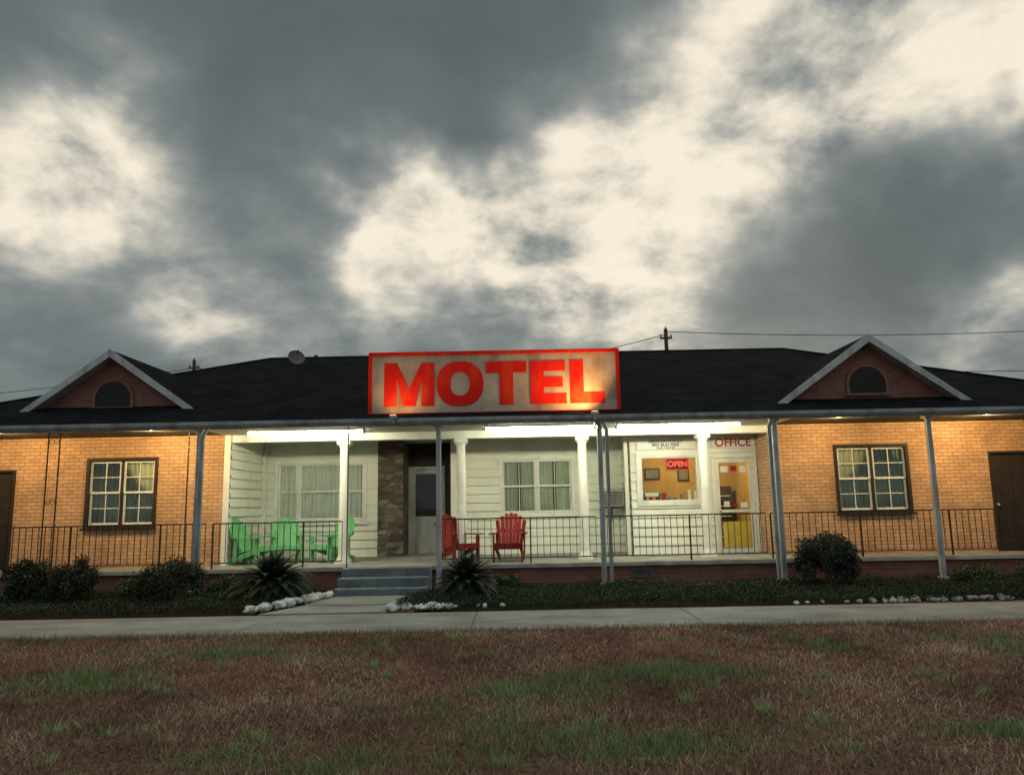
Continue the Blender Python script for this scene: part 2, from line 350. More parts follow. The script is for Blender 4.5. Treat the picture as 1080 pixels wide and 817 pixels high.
def arc(cx,cz,r,n=16): return [(cx+r*math.cos(math.pi*i/n),cz+r*math.sin(math.pi*i/n)) for i in range(n+1)]
def gable(cx,yf,az,half,slope,yend,vz):
    base=az-half*slope; t=.07
    b=MB()
    for s in (-1,1):
        b.prism([(cx,az),(cx+s*(half+.02),base-.02*slope),(cx+s*(half+.02),base-.02*slope-t),(cx,az-t)],yf,yend,0)
    b.obj('gable_roof',M['roof_q'],motel)
    b=MB(); w=.13
    for s in (-1,1):
        b.prism([(cx,az+.012),(cx+s*(half+.05),base-.05*slope+.012),(cx+s*(half+.05),base-.05*slope-w),(cx,az-w-.02)],yf-.045,yf-.002,0)
    for s in (-1,1):
        b.prism([(cx,az-.1),(cx+s*(half-.02),base-.085),(cx+s*(half-.02),base-.115),(cx,az-.13)],yf-.001,yf+.24,0)
    b.obj('rake_boards',M['trim'],motel)
    yw=yf+.24
    b=MB(); zb=3.3
    hb=half-.02
    b.poly([(cx-hb,yw,base-.1),(cx-hb,yw,zb),(cx+hb,yw,zb),(cx+hb,yw,base-.1),(cx,yw,az-.1)])
    b.obj('gable_wall',M['gbrick'],motel)
    b=MB(); r=.37; zc=vz+.17
    b.prism([(cx+r,vz)]+arc(cx,zc,r)+[(cx-r,vz)],yw-.03,yw-.002,0)
    outer=arc(cx,zc,r+.06);inner=arc(cx,zc,r)
    for i in range(16):
        b.prism([outer[i],outer[i+1],inner[i+1],inner[i]],yw-.05,yw-.0305,1)
    b.box(cx-r-.06,cx-r,yw-.05,yw-.0305,vz,zc,1); b.box(cx+r,cx+r+.06,yw-.05,yw-.0305,vz,zc,1); b.box(cx-r-.08,cx+r+.08,yw-.07,yw-.0305,vz-.05,vz,1)
    z=vz+.03
    while z<zc+r-.05:
        hw=r if z<zc else math.sqrt(max(.001,r*r-(z-zc)**2))
        b.prism([(cx-hw+.01,z),(cx+hw-.01,z),(cx+hw-.01,z+.012),(cx-hw+.01,z+.012)],yw-.045,yw-.031,2); z+=.055
    b.obj('gable_vent',[M['black'],M['gbrick'],M['dark']],motel)
gable(-8.33,15.45,4.97,1.82,.715,18.9,3.80)
gable(7.18,14.95,4.88,2.02,.715,18.6,3.72)

window('wing_window',-8.95,-7.47,1.32,2.76,WY,[1,1],motel,'dark',.06,2,2,'curt',.0,cy=.09)
window('wing_window',6.73,8.28,1.33,2.75,WY,[1,1],motel,'dark',.06,2,2,'curt',.0,cy=.09)
for x0 in (-15.5,-20.5,14.0,19.0): window('wing_window',x0,x0+1.5,1.33,2.75,WY,[1,1],motel,'dark',.06,2,2,'curt')
window('picture_window',*pw,CY,[1,2.3,1],motel,'white',.07,1,1,'curtw',.0,cy=.09)
window('porch_window',*cw,CY,[1,1],motel,'white',.07,2,1,'curt',.10)
for x0 in (-11.35,-13.5,9.97,12.2):
    b=MB(); frame(b,x0-.002,x0+.902,FZ-.05,2.552,WY-.02,WY+.1,.05,1)
    b.box(x0+.05,x0+.85,WY+.05,WY+.09,FZ,2.5,0)
    for (p,q) in ((.1,.42),(.48,.8)):
        for (r,s) in ((.65,1.3),(1.4,2.35)): b.box(x0+p,x0+q-.02,WY+.04,WY+.0499,r,s,0)
    b.cyl((x0+.12,WY+.05,1.45),(x0+.12,WY-.0,1.45),.025,n=12,m=2)
    b.obj('room_door',[M['dark'],M['dark'],M['trim']],motel,bevel=.006)
b=MB(); b.box(-3.22,-2.62,CY-.12,19.2,FZ,CZ-.001); b.obj('stone_pier',M['stone'],motel)
b=MB(); b.box(-2.619,-1.5,19.0,19.1,FZ,CZ-.001,0); b.box(-1.52,-1.501,CY+.01,19.0,FZ,CZ-.002,0)
b.obj('alcove_walls',M['dark'],motel)
b=MB(); x0,x1=-2.54,-1.78
frame(b,x0-.07,x1+.07,FZ-.07,2.62,18.93,18.998,.07,0)
frame(b,x0,x1,FZ+.002,2.54,18.95,18.985,.1,0); b.box(x0+.1,x1-.1,18.955,18.985,1.3,1.4,0)
b.poly([(x0+.1,18.97,1.4),(x1-.1,18.97,1.4),(x1-.1,18.97,2.44),(x0+.1,18.97,2.44)],1)
b.poly([(x0+.1,18.97,.6),(x1-.1,18.97,.6),(x1-.1,18.97,1.3),(x0+.1,18.97,1.3)],0)
b.box(x0+.1,x1-.1,18.99,18.997,1.4,2.44,2)
b.obj('front_storm_door',[M['trim'],M['glass'],M['room']],motel)

b=MB(); x0,x1,z0,z1=ow
frame(b,x0-.09,x1+.09,z0-.09,z1+.09,OY-.065,OY-.043,.0895,0)
frame(b,x0+.001,x1-.001,z0+.001,z1-.001,OY-.042,OY+.1,.035,0)
b.poly([(x0+.03,OY+.04,z0+.03),(x1-.03,OY+.04,z0+.03),(x1-.03,OY+.04,z1-.03),(x0+.03,OY+.04,z1-.03)],1)
b.obj('office_window',[M['white'],M['glass']],motel)
b=MB(); x0,x1,z0,z1=od
frame(b,x0-.07,x1+.07,z0-.07,z1+.07,OY-.065,OY-.043,.0695,0)
frame(b,x0+.001,x1-.001,z0+.001,z1-.001,OY+.0,OY+.05,.10,0)
b.box(x0+.1,x1-.1,OY+.002,OY+.048,1.38,1.44,0)
b.poly([(x0+.1,OY+.02,z0+.1),(x1-.1,OY+.02,z0+.1),(x1-.1,OY+.02,z1-.1),(x0+.1,OY+.02,z1-.1)],1)
b.box(x0+.13,x1-.13,OY+.010,OY+.014,z0+.12,1.18,2)
for (a,c,d,e,mm) in ((.14,.30,2.26,2.40,3),(.36,.50,2.28,2.40,4),(.56,.70,2.25,2.4,3),(.18,.30,1.5,1.62,3),(.54,.70,1.48,1.60,3),(.36,.47,1.5,1.58,4)):
    b.box(x0+a,x0+c,OY+.010,OY+.014,d,e,mm)
b.cyl((x0+.08,OY,1.4),(x0+.08,OY-.06,1.4),.015,n=8,m=5)
b.obj('office_door',[M['white'],M['glass'],M['yel'],M['paper'],M['rpaint'],M['iron']],motel)
b=MB()
b.box(2.62,5.6,19.6,19.7,FZ,CZ-.003,0); b.box(2.601,2.64,OY+.17,19.6,FZ,CZ-.003,0); b.box(5.6,5.7,OY+.17,19.6,FZ,CZ-.003,0)
b.box(2.9,4.6,18.2,18.7,FZ,1.62,1); b.box(2.85,4.65,18.15,18.75,1.62,1.67,1)
b.box(2.75,3.15,19.3,19.59,FZ,2.3,1); b.box(4.75,5.45,19.2,19.59,FZ,2.0,1)
for i in range(5): b.box(4.8,5.4,19.15,19.199,.75+i*.25,.77+i*.25,2)
for (a,c,d,e) in ((3.35,3.75,2.2,2.5),(4.2,4.5,2.15,2.5)):
    b.box(a,c,19.57,19.599,d,e,1); b.box(a+.04,c-.04,19.56,19.569,d+.04,e-.04,4)
for i in range(11):
    x=2.95+i*.15; h=random.uniform(.06,.26); b.box(x,x+random.uniform(.05,.12),18.3,18.45,1.67,1.67+h,random.choice([1,2,3,1,4]))
b.box(2.92,3.22,OY+.06,OY+.064,1.76,1.84,2)
b.obj('office_interior',[M['ochre'],M['wood'],M['paper'],M['rpaint'],M['conc']],motel)
ac=empty('air_conditioner')
b2=MB(); b2.box(2.04,2.54,17.75,CY-.045,1.55,1.97,0)
for i in range(9): b2.box(2.07,2.51,17.742,17.7495,1.60+i*.035,1.618+i*.035,1)
b2.box(2.0,2.545,17.72,17.7415,1.53,1.56,1)
b2.cyl((2.28,CY-.045,1.2),(2.28,17.85,1.549),.015,n=6,m=1)
b2.obj('housing',[M['trim'],M['dark']],ac,bevel=.006)
sb=empty('notice_sign')
b3=MB(); b3.box(2.75,4.05,OY-.07,OY-.044,2.79,3.03); b3.obj('board',M['white'],sb,bevel=.004)
text('lettering_top','AMERICAN OWNED',(3.4,OY-.073,2.965),.085,M['black'],sb,bold=.001)
text('lettering_middle','BED BUG FREE',(3.4,OY-.073,2.89),.095,M['black'],sb,bold=.002)
text('lettering_bottom','DAILY RATES',(3.4,OY-.073,2.82),.07,M['black'],sb,bold=.001)
os_=empty('office_sign')
b3=MB(); b3.box(4.42,5.38,OY-.07,OY-.044,2.79,3.03); b3.obj('board',M['white'],os_,bevel=.004)
text('lettering','OFFICE',(4.9,OY-.073,2.91),.25,M['rpaint'],os_,bold=.006)
neon=emis('red_neon',(1,.035,.015),2.8); neon2=emis('red_neon_border',(1,.04,.02),1.0)
op=empty('open_sign')
b3=MB(); b3.box(3.40,3.92,OY+.01,OY+.03,2.32,2.60); b3.obj('backing',M['black'],op)
text('neon_letters','OPEN',(3.66,OY+.006,2.46),.17,neon,op,bold=.001)
b3=MB(); frame(b3,3.41,3.91,2.33,2.59,OY+.0,OY+.009,.012,0); b3.obj('neon_border',neon2,op)

b=MB()
for i,(y,h) in enumerate(((14.15,.17),(14.47,.33),(14.79,.49))):
    b.box(-3.32,-1.62,y,y+(.32 if i<2 else .308)-.001,0,h)
b.obj('entry_steps',M['step'],None,bevel=.012)

# ------------------------------------------------------------------ railing
rail=empty('porch_railing')
def railseg(x0,x1):
    b=MB(); y=15.2
    b.box(x0,x1,y-.02,y+.02,1.36,1.385); b.box(x0,x1,y-.012,y+.012,.60,.62)
    n=int((x1-x0)/.125)
    for i in range(n+1):
        x=x0+(x1-x0)*i/n
        r=.014 if i%14==0 else .006
        b.box(x-r,x+r,y-r,y+r,.5 if i%14==0 else .62,1.36)
    b.obj('panel',M['iron'],rail)
railseg(-23,-12.4); railseg(-12.3,-6.1); railseg(-5.95,-3.4); railseg(-1.5,1.6); railseg(1.7,4.95); railseg(5.05,12.1); railseg(12.3,23)

# ------------------------------------------------------------------ MOTEL SIGN
sign=empty('motel_sign',(-2.79,14.72,3.40))
signface=noisemat('sign_face',(.32,.25,.19),(.50,.42,.33),1.3,.6,.1,20,stain=((.20,.12,.08),2.6,.85,(1,1,.35)),spec=.15)
signred=noisemat('sign_red',(.72,.016,.008),(.60,.013,.007),1.5,.6,.05,20,spec=.1,stain=((.80,.16,.03),3.1,.3,(1,1,.4)))
b=MB(); b.box(0,4.88,0,.14,0,1.22); b.obj('panel',signface,sign,bevel=.004)
b=MB(); frame(b,-.03,4.91,-.03,1.25,-.03,.16,.07,0); b.obj('border',signred,sign,bevel=.006)
b=MB()
z0,z1=.17,1.03
def lp(poly): b.prism([(x,z) for x,z in poly],-.012,-.001)
def rect(a,c,d,e): lp([(a,d),(c,d),(c,e),(a,e)])
a,c=.28,1.26; md=(a+c)/2; st=.25
rect(a,a+st,z0,z1); rect(c-st,c,z0,z1)
lp([(a+st+.001,z1),(a+st+.001,z1-.34),(md-.12,z0),(md,z0),(md,z0+.34)]); lp([(c-st-.001,z1),(md,z0+.34),(md,z0),(md+.12,z0),(c-st-.001,z1-.34)])
cx,cz=1.77,(z0+z1)/2; n=40
for i in range(n):
    p,q=2*math.pi*i/n,2*math.pi*(i+1)/n
    se=lambda th,A,B:(cx+A*math.copysign(abs(math.cos(th))**.86,math.cos(th)),cz+B*math.copysign(abs(math.sin(th))**.86,math.sin(th)))
    lp([se(p,.46,.445),se(q,.46,.445),se(q,.19,.235),se(p,.19,.235)])
rect(2.28,3.08,z1-.225,z1); rect(2.545,2.815,z0,z1-.2251)
a=3.15; rect(a,a+.27,z0,z1); rect(a+.2701,a+.69,z1-.21,z1); rect(a+.2701,a+.64,(z0+z1)/2-.1,(z0+z1)/2+.105); rect(a+.2701,a+.71,z0,z0+.21)
a=3.93; rect(a,a+.27,z0,z1); rect(a+.2701,a+.68,z0,z0+.22)
b.obj('letters',signred,sign)
b=MB()
for x in (.5,1.9,3.1,4.4):
    b.box(x-.025,x+.025,.16,.2,-.1,1.15); b.cyl((x,.18,1.1),(x,1.25,.66),.02,n=6)
b.obj('braces',M['iron'],sign)
warm=(1,.52,.17)
for (x,pw_,aim) in ((1.55,150,(1.05,14.72,4.25)),(-2.25,24,(-2.1,14.72,4.0))):
    fl=empty('sign_floodlight')
    b=MB(); b.box(x-.07,x+.07,14.16,14.24,3.29,3.34,0); b.cyl((x,14.2,3.2),(x,14.2,3.29),.015,n=8,m=0); b.box(x-.02,x+.02,14.19,14.39,3.185,3.2,0)
    b.obj('housing',M['trim'],fl)
    b=MB(); b.box(x-.055,x+.055,14.175,14.23,3.341,3.346,0); b.obj('lens',emis('flood_lens',warm,6),fl)
    ld=bpy.data.lights.new('flood_lamp','SPOT'); ld.energy=pw_; ld.color=warm; ld.spot_size=math.radians(125); ld.spot_blend=.9; ld.shadow_soft_size=.04
    lo=bpy.data.objects.new('flood_lamp',ld); COL.objects.link(lo); lo.location=(x,14.18,3.40); lo.parent=fl
    d=Vector(aim)-Vector(lo.location); lo.rotation_euler=d.to_track_quat('-Z','Y').to_euler()

# ------------------------------------------------------------------ porch lights
tube=emis('fluorescent_tube',(1,.97,.68),118)
for x0,x1 in ((-5.25,-2.95),(-.56,1.62),(2.05,4.5)):
    f=empty('fluorescent_light')
    b=MB(); b.box(x0,x1,14.93,15.07,3.15,3.199); b.box(x0-.01,x0+.02,14.92,15.08,3.09,3.1499); b.box(x1-.02,x1+.01,14.92,15.08,3.09,3.1499); b.obj('housing',M['white'],f)
    b=MB(); b.cyl((x0+.03,15.0,3.125),(x1-.03,15.0,3.125),.026,n=10); b.obj('tube',tube,f,smooth=True)
for x,pw_ in ((-7.0,165),(-10.0,120),(6.3,95),(9.2,165),(-14.5,110),(14.5,110)):
    f=empty('porch_ceiling_lamp')
    b=MB(); b.cyl((x,14.62,3.185),(x,14.62,3.199),.07,n=16); b.obj('base',M['dark'],f)
    ld=bpy.data.lights.new('bulb','POINT'); ld.energy=pw_; ld.color=(1,.69,.29); ld.shadow_soft_size=.035
    lo=bpy.data.objects.new('bulb',ld); COL.objects.link(lo); lo.location=(x,14.64,3.145); lo.parent=f
ld=bpy.data.lights.new('office_lamp','POINT'); ld.energy=62; ld.color=(1,.76,.38); ld.shadow_soft_size=.12
lo=bpy.data.objects.new('office_lamp',ld); COL.objects.link(lo); lo.location=(4.2,18.0,2.95); lo.parent=motel

# ------------------------------------------------------------------ adirondack chairs
def chair(loc,rz,mat):
    e=empty('adirondack_chair',loc); e.rotation_euler=(0,0,rz)
    b=MB()
    def plank(p,q,w,t,up=(0,0,1)):
        p=Vector(p);q=Vector(q);d=(q-p);Ln=d.length;d.normalize();sd=d.cross(Vector(up)).normalized();u=sd.cross(d)
        R=Matrix((( d.x,sd.x,u.x,p.x),(d.y,sd.y,u.y,p.y),(d.z,sd.z,u.z,p.z),(0,0,0,1)))
        b.box(0,Ln,-w/2,w/2,-t/2,t/2,0,R)
    for i in range(6):
        t=i/5; y=-.27+t*.46; z=.37-.12*t
        plank((-.26,y,z),(.26,y,z),.078,.02,(0,.26,1))
    for s in (-1,1):
        plank((s*.25,-.30,.33),(s*.25,.46,.06),.03,.1,(0,.35,1))
        plank((s*.285,-.24,0),(s*.285,-.24,.54),.1,.03,(s,0,0))
        plank((s*.25,.40,.0),(s*.25,.40,.12),.08,.03,(s,0,0))
        plank((s*.32,-.34,.56),(s*.30,.33,.56),.125,.024)
        plank((s*.285,.27,.14),(s*.29,.27,.55),.06,.03,(s,0,0))
    plank((-.26,-.30,.33),(.26,-.30,.33),.022,.1)
    Ls=(.60,.69,.745,.765,.745,.69,.60)
    for i,Ln in enumerate(Ls):
        k=i-3; x0=k*.068; x1=k*.094
        p=Vector((x0,.19,.24)); tl=math.radians(24)
        q=Vector((x1,.19+Ln*math.sin(tl),.24+Ln*math.cos(tl)))
        d=(q-p).normalized(); n=Vector((0,-math.cos(tl),math.sin(tl))); sd=d.cross(n).normalized()
        w0,w1=.029,.039
        pts=[]
        for nn in (n*.009,-n*.009):
            ring=[p-sd*w0+nn,p+sd*w0+nn,q+sd*w1+nn]
            for a in range(1,6):
                th=math.pi*a/6; ring.append(q+sd*w1*math.cos(th)+d*w1*math.sin(th)*.8+nn)
            ring.append(q-sd*w1+nn); pts.append(ring)
        base=len(b.v); m=len(pts[0])
        b.v+=[tuple(v) for v in pts[0]+pts[1]]
        b.f.append(tuple(base+j for j in range(m))); b.f.append(tuple(base+m+j for j in reversed(range(m)))); b.m+=[0,0]
        for j in range(m): b.f.append((base+j,base+(j+1)%m,base+m+(j+1)%m,base+m+j)); b.m.append(0)
    plank((-.30,.40,.60),(.30,.40,.60),.022,.07,(0,0,1)); plank((-.25,.24,.30),(.25,.24,.30),.022,.07)
    b.obj('slatted_frame',mat,e,bevel=.004)
chair((-1.13,15.75,FZ),math.radians(38),M['red']); chair((-.12,15.7,FZ),math.radians(-6),M['red'])
chair((-5.45,16.2,FZ),math.radians(75),M['green']); chair((-4.95,16.75,FZ),math.radians(22),M['green'])
chair((-3.95,16.5,FZ),math.radians(-38),M['green'])

# ------------------------------------------------------------------ roof items
dish=empty('satellite_dish')
b=MB()
c=Vector((-5.75,19.9,5.62)); ax=Vector((.35,-.85,.38)).normalized(); u=ax.orthogonal().normalized(); v=ax.cross(u)
rings=6;n=20
for i in range(rings+1):
    r=.21*i/rings
    for j in range(n):
        t=2*math.pi*j/n; b.v.append(tuple(c+u*r*math.cos(t)+v*r*1.1*math.sin(t)+ax*(r*r*1.1)))
for i in range(rings):
    for j in range(n): b.f.append((i*n+j,i*n+(j+1)%n,(i+1)*n+(j+1)%n,(i+1)*n+j)); b.m.append(0)
b.cyl(c-ax*.02,c-ax*.12,.03,n=8); b.cyl(c-ax*.1,(c.x,c.y+.05,5.3),.02,n=8); b.cyl(c-v*.25,c+ax*.3,.01,n=6); b.cyl(c+ax*.27,c+ax*.36,.03,n=8)
b.obj('dish',M['block'],dish,smooth=True)
b=MB(); b.cyl((-5.3,20.2,5.3),(-5.3,20.2,5.68),.05,n=10); b.cyl((-5.3,20.2,5.68),(-5.3,20.2,5.75),.09,.05,n=10); b.obj('vent_pipe',M['iron'],motel)

def pole(x,y,top):
    e=empty('utility_pole'); b=MB()
    b.cyl((x,y,0),(x,y,top),.15,.10,12); b.box(x-.32,x+.32,y-.05,y+.05,top-.55,top-.45)
    for dx in (-.28,.28): b.cyl((x+dx,y,top-.45),(x+dx,y,top-.3),.035,.03,8)
    b.cyl((x,y,top),(x,y,top+.12),.035,.03,8)
    b.obj('pole_and_crossarm',M['wood'],e)
pole(8.35,40,10.9); pole(-19.6,46,10.9); pole(60,43,14.3); pole(-62,50,10)
def wire(p,q,sag):
    b=MB(); p=Vector(p);q=Vector(q);n=18;prev=p
    for i in range(1,n+1):
        t=i/n; c=p.lerp(q,t)-Vector((0,0,sag*4*t*(1-t))); b.cyl(prev,c,.02,n=5,cap=False); prev=c
    return b
for nm,p,q,s in (('a',(8.35,40,10.75),(60,43,13.9),1.4),('b',(8.35,40,10.6),(-19.6,46,9.2),1.2),('c',(-19.6,46,10.4),(-62,50,9.4),1.0),('d',(8.35,40,8.7),(60,43,9.7),.7),('e',(-19.6,46,10.6),(-14,60,8),.4)):
    wire(p,q,s).obj('power_line',M['black'])

# ------------------------------------------------------------------ GROUND
def groundmat():
    m,nt,p=newmat('dry_lawn_soil');N=nt.nodes
    tc=N.new('ShaderNodeTexCoord')
    n=N.new('ShaderNodeTexNoise'); n.inputs['Scale'].default_value=.6; n.inputs['Detail'].default_value=6; n.inputs['Roughness'].default_value=.7
    n2=N.new('ShaderNodeTexNoise'); n2.inputs['Scale'].default_value=22; n2.inputs['Detail'].default_value=5
    L(nt,tc.outputs['Object'],n.inputs['Vector']);L(nt,tc.outputs['Object'],n2.inputs['Vector'])
    r=N.new('ShaderNodeValToRGB'); cr=r.color_ramp; cr.elements[0].position=.35; cr.elements[0].color=(.14,.075,.05,1); cr.elements[1].position=.75; cr.elements[1].color=(.12,.11,.055,1); k=cr.elements.new(.58); k.color=(.20,.12,.08,1)
    L(nt,n.outputs['Fac'],r.inputs[0])
    mr=N.new('ShaderNodeMapRange'); mr.inputs['From Min'].default_value=.3; mr.inputs['From Max'].default_value=.7; mr.inputs['To Min'].default_value=.4; mr.inputs['To Max'].default_value=1.3; L(nt,n2.outputs['Fac'],mr.inputs[0])
    vm=N.new('ShaderNodeVectorMath'); vm.operation='SCALE'; L(nt,r.outputs[0],vm.inputs[0]); L(nt,mr.outputs[0],vm.inputs['Scale']); L(nt,vm.outputs[0],p.inputs['Base Color'])
    b=N.new('ShaderNodeBump'); b.inputs['Distance'].default_value=.03; L(nt,n2.outputs['Fac'],b.inputs['Height']); L(nt,b.outputs[0],p.inputs['Normal'])
    p.inputs['Roughness'].default_value=1; p.inputs['Specular IOR Level'].default_value=0
    return m
b=MB(); b.poly([(-1500,-1500,0),(1500,-1500,0),(1500,1500,0),(-1500,1500,0)]); b.obj('ground',groundmat())
drivem=noisemat('driveway_concrete',(.15,.16,.16),(.24,.245,.24),1.1,.85,.5,45,stain=((.08,.08,.075),1.6,.75,(.5,1.2,1)),spec=.25)
b=MB()
x=-44.0
while x<44:
    b.box(x+.006,x+3.1-.006,10.2,11.98,-.05,.025,0); x+=3.1
b.box(-44,44,10.21,11.97,-.05,.010,1)
b.obj('driveway',[drivem,M['black']],bevel=.008)
b=MB()
def quadslab(pts,z):
    n=len(pts); b.poly([(x,y,z) for x,y in pts],0)
    for i in range(n):
        j=(i+1)%n; b.poly([(pts[i][0],pts[i][1],-.02),(pts[j][0],pts[j][1],-.02),(pts[j][0],pts[j][1],z),(pts[i][0],pts[i][1],z)])
quadslab([(-3.95,11.985),(-2.0,11.985),(-1.88,12.9),(-3.55,12.9)],.045); quadslab([(-3.545,12.91),(-1.875,12.91),(-1.66,14.14),(-3.25,14.14)],.05)
b.obj('walkway',drivem)

def fastmesh(name,V,F,C,mat,parent=None,k=3):
    me=bpy.data.meshes.new(name)
    nv=len(V); nf=len(F)
    me.vertices.add(nv); me.vertices.foreach_set('co',V.astype(np.float32).ravel())
    me.loops.add(nf*k); me.loops.foreach_set('vertex_index',F.astype(np.int32).ravel())
    me.polygons.add(nf); me.polygons.foreach_set('loop_start',np.arange(0,nf*k,k,dtype=np.int32))
    try: me.polygons.foreach_set('loop_total',np.full(nf,k,dtype=np.int32))
    except Exception: pass
    me.update(calc_edges=True)
    ca=me.color_attributes.new('Col','FLOAT_COLOR','POINT')
    C4=np.concatenate([C,np.ones((nv,1))],1).astype(np.float32); ca.data.foreach_set('color',C4.ravel())
    me.materials.append(mat); me.validate()
    o=bpy.data.objects.new(name,me); COL.objects.link(o)
    if parent: o.parent=parent
    return o
def vnoise(x,y,seed,fr):
    r=np.random.default_rng(seed); out=np.zeros_like(x)
    for k in range(7):
        a=r.uniform(0,6.28); f=fr*r.uniform(.6,1.9); out+=np.sin((x*math.cos(a)+y*math.sin(a))*f+r.uniform(0,6.28)+1.5*np.sin((x*math.sin(a)-y*math.cos(a))*f*.7+r.uniform(0,6)))
    return out/7
leafm=vcolmat('leaf',.6,.2); grassm=vcolmat('dry_grass_blades',.85,.1); coverm=vcolmat('groundcover_leaf',.65,.12)
N=240000
y=4.0+6.3*rng.random(N); x=(rng.random(N)*2-1)*(.72*y+1.4)
worn=(vnoise(x,y,61,4.0)+.6*vnoise(x,y,62,9.0))
kp=rng.random(N)>np.clip((worn-.28)*2.0,0,.8); x,y=x[kp],y[kp]; N=len(x)
patch=vnoise(x,y,3,1.1)+.5*vnoise(x,y,5,3.5)
def pb(cx,cy,rx,ry): return np.exp(-(((x-cx)/rx)**2+((y-cy)/ry)**2))
rag=.85+1.1*vnoise(x,y,71,7)
green=np.clip((patch-.33)*2.2,0,1)*.45+(1.7*pb(1.55,7.5,.62,.30)+1.5*pb(-3.2,8.9,.6,.22)+1.2*pb(-4.2,7.6,.6,.4)+.7*pb(.8,5.4,1.0,.45)+.7*pb(-1.4,5.1,.9,.35)+.8*pb(-.2,6.9,.25,.2)+1.1*pb(3.2,5.5,.4,.2)+.9*pb(3.4,8.6,.4,.16))*rag
green=np.clip(green,0,1); isg=rng.random(N)<green*.92
dens=vnoise(x,y,9,2.5)+.5*vnoise(x,y,12,8)
ln=rng.uniform(.02,.07,N)*(1+.45*dens); ln[isg]*=1.5; tall=rng.random(N)<.015; ln[tall]*=2.1
lean=rng.uniform(.5,1.45,N); lean[isg]=rng.uniform(.1,1.0,isg.sum()); ang=rng.uniform(0,6.283,N)
w=rng.uniform(.0022,.0050,N)*(y/6)**.6
dx=np.cos(ang);dy=np.sin(ang)
p0=np.stack([x,y,np.full(N,.0)],1)
tip=p0+np.stack([dx*np.sin(lean)*ln,dy*np.sin(lean)*ln,np.cos(lean)*ln+.012],1)
a2=rng.uniform(0,6.283,N); sd=np.stack([np.cos(a2)*w,np.sin(a2)*w,np.zeros(N)],1)
V=np.empty((N*3,3));V[0::3]=p0-sd;V[1::3]=p0+sd;V[2::3]=tip
F=np.arange(N*3).reshape(N,3)
d1=np.array([.44,.25,.17]);d2=np.array([.74,.55,.38]);d3=np.array([.21,.105,.075]);g1=np.array([.14,.21,.08]);g2=np.array([.29,.38,.15])
t=rng.random((N,1)); dry=d3*(1-t)+d1*t; hi=rng.random(N)<(.17+.35*np.clip(vnoise(x,y,33,2.2),-.5,1)); dry[hi]=d2*rng.uniform(.7,1,(hi.sum(),1))
dry*= (1+.6*vnoise(x,y,21,1.5)+.4*vnoise(x,y,22,5))[:,None]
gr=g1*(1-t)+g2*t; c=np.where(isg[:,None],gr,dry)
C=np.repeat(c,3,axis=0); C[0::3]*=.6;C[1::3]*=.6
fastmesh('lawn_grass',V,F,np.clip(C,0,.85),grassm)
nt_=110; pts=[];cs=[]
for i in range(nt_):
    ty=random.uniform(4.4,9.9); tx=random.uniform(-1,1)*(.7*ty+.6)
    m=random.randint(25,60); a=rng.uniform(0,6.283,m); rr=abs(rng.normal(0,.05,m)); L_=rng.uniform(.05,.15,m)*random.uniform(.6,1.15); le=rng.uniform(.1,.9,m)
    q0=np.stack([tx+np.cos(a)*rr,ty+np.sin(a)*rr,np.zeros(m)],1); q1=q0+np.stack([np.cos(a)*np.sin(le)*L_,np.sin(a)*np.sin(le)*L_,np.cos(le)*L_],1)
    s_=np.stack([np.full(m,.0035),np.zeros(m),np.zeros(m)],1)
    vv=np.empty((m*3,3)); vv[0::3]=q0-s_; vv[1::3]=q0+s_; vv[2::3]=q1; pts.append(vv)
    base=g2 if random.random()<.7 else d1
    cs.append(np.repeat(base*rng.uniform(.6,1.1,(m,1)),3,axis=0))
V=np.concatenate(pts);C=np.concatenate(cs); fastmesh('weed_tufts',V,np.arange(len(V)).reshape(-1,3),C,grassm)
N=9000
x=rng.uniform(-11,11,N); y=10.2+rng.normal(0,.04,N)+.06*vnoise(x,x*0,31,2); ln=rng.uniform(.03,.09,N); ang=rng.uniform(0,6.283,N); lean=rng.uniform(.2,1.2,N)
p0=np.stack([x,y,np.zeros(N)+.0],1); tip=p0+np.stack([np.cos(ang)*np.sin(lean)*ln,np.sin(ang)*np.sin(lean)*ln,np.cos(lean)*ln+.02],1); sd=np.stack([np.full(N,.004),np.zeros(N),np.zeros(N)],1)
V=np.empty((N*3,3));V[0::3]=p0-sd;V[1::3]=p0+sd;V[2::3]=tip
c=np.where((rng.random(N)<.4)[:,None],g1*.9,d1*.8); fastmesh('edge_grass',V,np.arange(N*3).reshape(N,3),np.repeat(c,3,axis=0),grassm)

def leafquads(P,size,C,name,mat,parent=None,flat=0.0,aspect=.5,outn=None):
    N=len(P); u=rng.normal(size=(N,3)); u[:,2]*=(1-flat)
    if outn is not None: u+=outn*.5
    u/=np.linalg.norm(u,axis=1)[:,None]
    w=rng.normal(size=(N,3)); w-=u*(w*u).sum(1)[:,None]; w/=np.linalg.norm(w,axis=1)[:,None]
    s=size[:,None]
    V=np.empty((N*4,3)); V[0::4]=P; V[1::4]=P+u*s*.5+w*s*aspect*.5; V[2::4]=P+u*s; V[3::4]=P+u*s*.5-w*s*aspect*.5
    return fastmesh(name,V,np.arange(N*4).reshape(N,4),np.repeat(C,4,axis=0),mat,parent,4)

